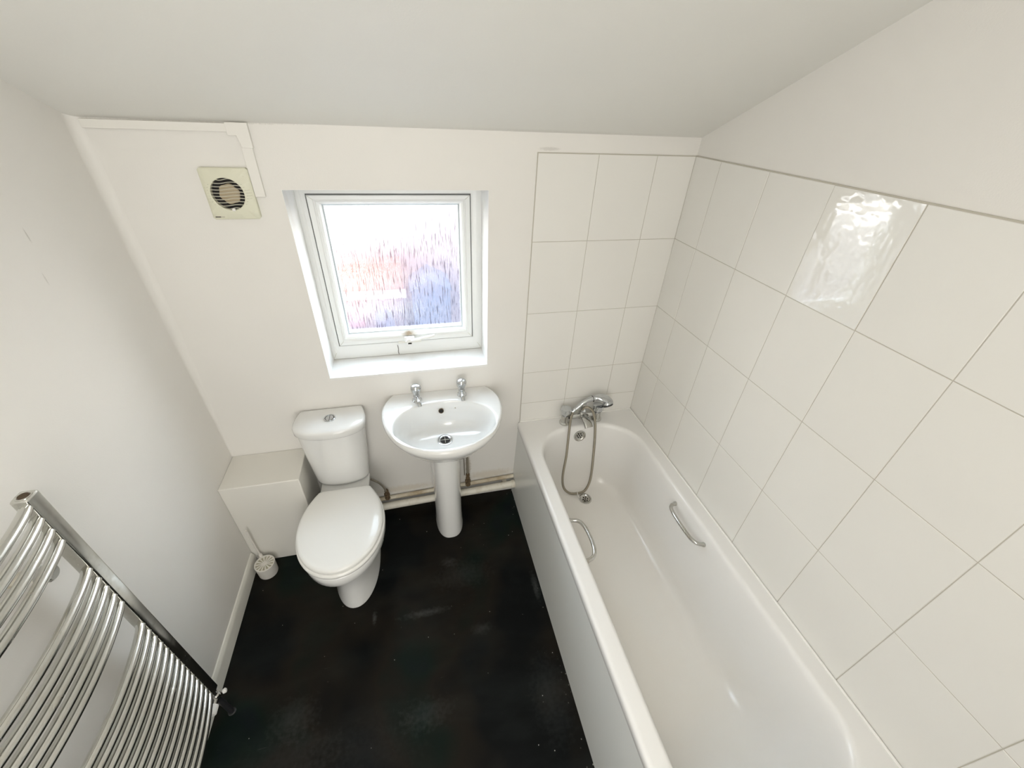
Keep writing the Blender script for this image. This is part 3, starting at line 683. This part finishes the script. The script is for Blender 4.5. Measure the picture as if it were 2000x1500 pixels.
bvv = empty('isolation_valve', (-.30, -.03, .13), 'corroded brown pipe valve on the wall right of the basin pedestal', 'valve')
bm = bmesh.new(); lathe(bm, (-.302, -.030, .125), [(.010, 0), (.016, .006), (.013, .02), (.017, .028), (.017, .045), (.011, .05), (.013, .062), (.009, .075), (.012, .085), (.010, .10)], n=7); obj('valve_body', bm, M['corroded'], bvv, smooth=0)
bm = bmesh.new(); tube(bm, [(-.302, -.028, .2), (-.304, -.026, .50)], .0065, 10); tube(bm, [(-.318, -.014, .2), (-.32, -.013, .5)], .003, 8); obj('riser_pipe', bm, M['grey_hose'], bvv)

# ------------------------------------------------------------------ pipes along the foot of the back wall
wp = empty('waste_pipe', (-.4, -.05, .09), 'thick white painted pipe low along the wall behind the pedestal', 'pipe')
bm = bmesh.new(); tube(bm, [(-.895, -.054, .078), (-.022, -.054, .1072)], .0205, 20); obj('pipe', bm, M['pipe'], wp)
bm = bmesh.new(); tube(bm, [(-.044, -.054, .1065), (-.0225, -.054, .1072)], .0235, 20); obj('pipe_collar', bm, M['pipe'], wp)
for x in (-.36, -.08): obj('pipe_clip', boxm((x-.012, -.034, .075), (x+.012, .001, .112)), M['pipe'], wp, smooth=0)
tag(obj('supply_pipe', (lambda b: (tube(b, [(-.90, -.016, .100), (-.0225, -.016, .134)], .0115, 14), b)[1])(bmesh.new()), M['pipe_old']), 'thin yellowed pipe on the wall just above the thick white pipe', 'pipe')

# ------------------------------------------------------------------ toilet brush
tb = empty('toilet_brush', (-1.355, -.285, 0), 'white toilet brush in round pot with slotted lid on the floor by the corner', 'toilet brush')
c = (-1.355, -.285, 0)
bm = bmesh.new(); lathe(bm, c, [(.042, 0), (.0435, .004), (.0455, .070), (.0465, .074), (.0455, .077), (.041, .077), (.040, .071)], n=48, cap1=True); obj('pot', bm, M['brush'], tb, smooth=50)
bm = bmesh.new(); lathe(bm, c, [(.0395, .0712), (.0395, .0718)], n=40); obj('pot_inside', bm, M['fan_groove'], tb, smooth=0)
bm = bmesh.new(); lathe(bm, c, [(.012, .071), (.012, .0758), (.006, .077)], n=24)
for k in range(14):
    a = 2*PI*k/14+.1; u = Vector((math.cos(a), math.sin(a), 0)); v = Vector((-u.y, u.x, 0)); cc = Vector((c[0], c[1], 0))
    q0 = [cc+u*.010+v*.0016, cc+u*.010-v*.0016, cc+u*.041-v*.0036, cc+u*.041+v*.0036]
    loft(bm, [[p+Vector((0, 0, .0718)) for p in q0], [p+Vector((0, 0, .0752)) for p in q0]])
obj('slotted_lid', bm, M['brush'], tb, smooth=30)
bm = bmesh.new(); tube(bm, [(-1.380, -.241, .055), (-1.3855, -.236, .12), (-1.384, -.245, .265)], .0042, 12); tube(bm, [(-1.384, -.245, .262), (-1.3842, -.2455, .292)], lambda t: .0058-.002*t, 12)
obj('brush_handle', bm, M['brush'], tb)
bm = bmesh.new(); lathe(bm, (-1.381, -.2405, .060), [(.008, 0), (.010, .012), (.0075, .03)], n=20); obj('handle_socket', bm, M['brush'], tb)

# ------------------------------------------------------------------ extractor fan and trunking
fa = empty('extractor_fan', (-1.0695, 0, 1.7135), 'square cream extractor fan with round louvred opening high on the back wall', 'extractor fan')
fx, fz, hw, hh_ = -1.0695, 1.7135, .0735, .0797
hc = (-1.0745, 1.7145); hrad = .0495
bm = bmesh.new(); n = 72
def sqp(t, w, h, rr=.985):
    c_, s_ = math.cos(t), math.sin(t); k = min(w/max(abs(c_), 1e-9), h/max(abs(s_), 1e-9)); return (fx+c_*k, fz+s_*k)
def sq(y, w, h): return [(*(lambda q: (q[0], y, q[1]))(sqp(2*PI*i/n, w, h)),) for i in range(n)]
def ci(y, r): return [(hc[0]+r*math.cos(2*PI*i/n), y, hc[1]+r*math.sin(2*PI*i/n)) for i in range(n)]
loft(bm, [sq(0, hw, hh_), sq(-.013, hw, hh_), sq(-.016, hw-.003, hh_-.003), ci(-.0195, .062), ci(-.020, hrad+.002), ci(-.0185, hrad), ci(-.002, hrad)], False, False)
plate = obj('cover_plate', bm, M['fan'], fa, smooth=35)
bm = bmesh.new(); lathe(bm, (hc[0], -.001, hc[1]), [(.051, 0), (.051, .001)], (0, -1, 0), 40); obj('duct', bm, M['dark'], fa, smooth=0)
bm = bmesh.new(); lathe(bm, (hc[0]+.002, -.001, hc[1]-.001), [(.031, 0), (.031, .006), (.027, .008)], (0, -1, 0), 40, squash=lambda t, h: 1+.05*math.sin(6*t)); obj('motor_hub', bm, M['fan_in'], fa)
for k in range(10):
    z = hc[1]+.0445-k*.0099; dz = z-hc[1]; w = math.sqrt(max(0, (hrad+.0005)**2-dz**2))
    bm = bmesh.new(); pts = []
    for i in range(15):
        u = -1+2*i/14; pts.append((hc[0]+w*u, -.0165, z+.0022*math.sin(u*PI*.9)))
    tube(bm, pts, (lambda t: (.0011, .0030)), 8, up=(0, 0, 1)); obj('louvre', bm, M['louvre'], plate)
bm = bmesh.new()   # moulded side grooves and arcs on the cover
for k in range(8):
    z = hc[1]+.030-k*.0088
    for s in (-1, 1):
        r0 = math.sqrt(max(0, .056**2-(z-hc[1])**2)); L = .020-.0026*abs(k-3.5)
        x0_ = hc[0]+s*r0; x1_ = max(fx-hw+.004, min(fx+hw-.004, x0_+s*L)); tube(bm, [(x0_, -.0197, z), (x1_, -.0178, z+.001*s)], lambda t: .0008*(1-.7*t), 6)
for s in (-1, 1):
    tube(bm, [(fx-.058+.116*i/14, -.0172, fz+s*(.055+.011*math.sin(PI*i/14))) for i in range(15)], .0006, 6)
obj('moulded_groove', bm, M['fan_groove'], plate)
bm = bmesh.new(); lathe(bm, (-1.0690, -.019, 1.6675), [(.0035, 0), (.0055, .003), (.005, .009), (.002, .011)], (0, -1, 0), 20); obj('pull_knob', bm, M['white_plastic'], fa)
bm = bmesh.new(); box(bm, (-1.135, -.0163, 1.6412), (-1.118, -.0173, 1.6444)); obj('logo_mark', bm, M['logo'], plate, smooth=0)
bm = bmesh.new()
for k in range(3): box(bm, (-1.1165+.0036*k, -.0163, 1.6414), (-1.1140+.0036*k, -.0172, 1.6440))
obj('logo_text', bm, M['logo_grey'], plate, smooth=0)

ct = empty('cable_trunking', (-.98, 0, 1.9), 'white plastic cable trunking running above the fan and down beside it', 'trunking')
obj('trunking', boxm((-1.402, 0, 1.893), (-1.0, -.012, 1.9165)), M['trunk'], ct, bevel=.0015)
obj('trunking', boxm((-.9955, 0, 1.704), (-.9635, -.012, 1.888)), M['trunk'], ct, bevel=.0015)
bm = bmesh.new(); loft(bm, [[(x, y, z) for x, z in ((-1.023, 1.9195), (-.960, 1.9195), (-.960, 1.850), (-.992, 1.850), (-.999, 1.884), (-1.023, 1.884))] for y in (0, -.0145)])
obj('trunking_elbow', bm, M['trunk'], ct, smooth=0, bevel=.0015)

# ------------------------------------------------------------------ chrome towel radiator
tw = empty('towel_radiator', (-1.357, -1.15, 0), 'tall chrome ladder towel radiator with bowed bars on the left wall', 'towel radiator')
PX0, PX1, PY0, PY1 = -1.377, -1.3435, -.893, -.858
ZT, ZBt = 1.272, .205
def post(y0, y1):
    bm = bmesh.new(); x0_, x1_ = PX0, PX1; b = .004
    def rr(z, d): return rrect(x0_+d, x1_-d, y0+d, y1-d, .0045, z, 4, 1)
    loft(bm, [rr(ZBt, .002), rr(ZBt+.003, 0), rr(ZT-.003, 0), rr(ZT, .002)])
    return obj('post', bm, M['chrome_rad'], tw, smooth=30)
p1 = post(PY0, PY1); p2 = post(PY0-.515, PY1-.515)
for pp, yy in ((p1, (PY0+PY1)/2), (p2, (PY0+PY1)/2-.515)):
    bm = bmesh.new(); lathe(bm, ((PX0+PX1)/2, yy, ZT-.001), [(.0145, 0), (.0145, .0018), (.012, .0026), (.010, .001)], n=36); cp = obj('end_cap', bm, M['chrome_rad'], pp)
    bm = bmesh.new(); lathe(bm, ((PX0+PX1)/2, yy, ZT-.001), [(.0095, 0), (.0095, .0022)], n=24); tube(bm, [((PX0+PX1)/2-.006, yy, ZT+.0015), ((PX0+PX1)/2+.006, yy+.002, ZT+.0015)], .0012, 8); obj('bleed_screw', bm, M['rust'], cp, smooth=0)
zs = [1.252, 1.211, 1.172, 1.132, 1.016, .974, .935, .895, .857]+[.738-.0394*k for k in range(14)]
bar = None
for i, z in enumerate(zs):
    if bar is None:
        bm = bmesh.new(); y0, y1 = PY0+.002, PY1-.513; n = 24
        pts = [(PX1-.0125+.034*math.sin(PI*(k/n))**.75, y0+(y1-y0)*k/n, z) for k in range(n+1)]
        tube(bm, pts, .0112, 18); bar = obj('bar', bm, M['chrome_rad'], tw, smooth=60); bz0 = z
    else:
        b2 = bar.copy(); COL.objects.link(b2); b2.parent = tw; b2.matrix_parent_inverse = bar.matrix_parent_inverse.copy(); b2.location.z = z-bz0
# wall brackets
for (yb_, zb_) in ((-.955, 1.105), (-.945, .258), (-1.33, 1.092), (-1.33, .258)):
    bm = bmesh.new(); tube(bm, [(XL+.001, yb_, zb_), (-1.372, yb_, zb_)], .014, 18); lathe(bm, (XL+.001, yb_, zb_), [(.018, 0), (.018, .006), (.012, .01)], (1, 0, 0), 24)
    br_ = obj('bracket', bm, M['pipe'], tw)
    bm = bmesh.new(); lathe(bm, (-1.375, yb_, zb_), [(.013, 0), (.019, .004), (.019, .026), (.014, .031)], (1, 0, 0), 24); obj('bracket_clamp', bm, M['chrome_worn'], br_)
# valve at the foot
bm = bmesh.new(); lathe(bm, (-1.360, -.8755, .145), [(.013, 0), (.016, .008), (.016, .03), (.011, .034), (.011, .062)], n=24); tube(bm, [(-1.360, -.8755, .160), (-1.360, -.930, .158)], .0125, 16)
va = obj('valve', bm, M['chrome_worn'], tw)
bm = bmesh.new(); lathe(bm, (-1.360, -.905, .158), [(.017, 0), (.0175, .004), (.0175, .026), (.014, .03)], (0, -1, 0), 20); obj('valve_cap', bm, M['white_plastic'], va)
bm = bmesh.new(); tube(bm, [(-1.360, -.8755, .15), (-1.3565, -.8755, .0)], .010, 16); o = obj('floor_pipe', bm, M['black_plastic'], va); lathe_bm = bmesh.new(); lathe(lathe_bm, (-1.3565, -.8755, 0), [(.014, 0), (.014, .003), (.0105, .005)], n=24); obj('pipe_collar', lathe_bm, M['black_plastic'], va)
bm = bmesh.new(); lathe(bm, (-1.343, -.862, .152), [(.008, 0), (.009, .008), (.006, .011)], (1, .3, .2), 16); obj('drain_screw', bm, M['white_plastic'], va)
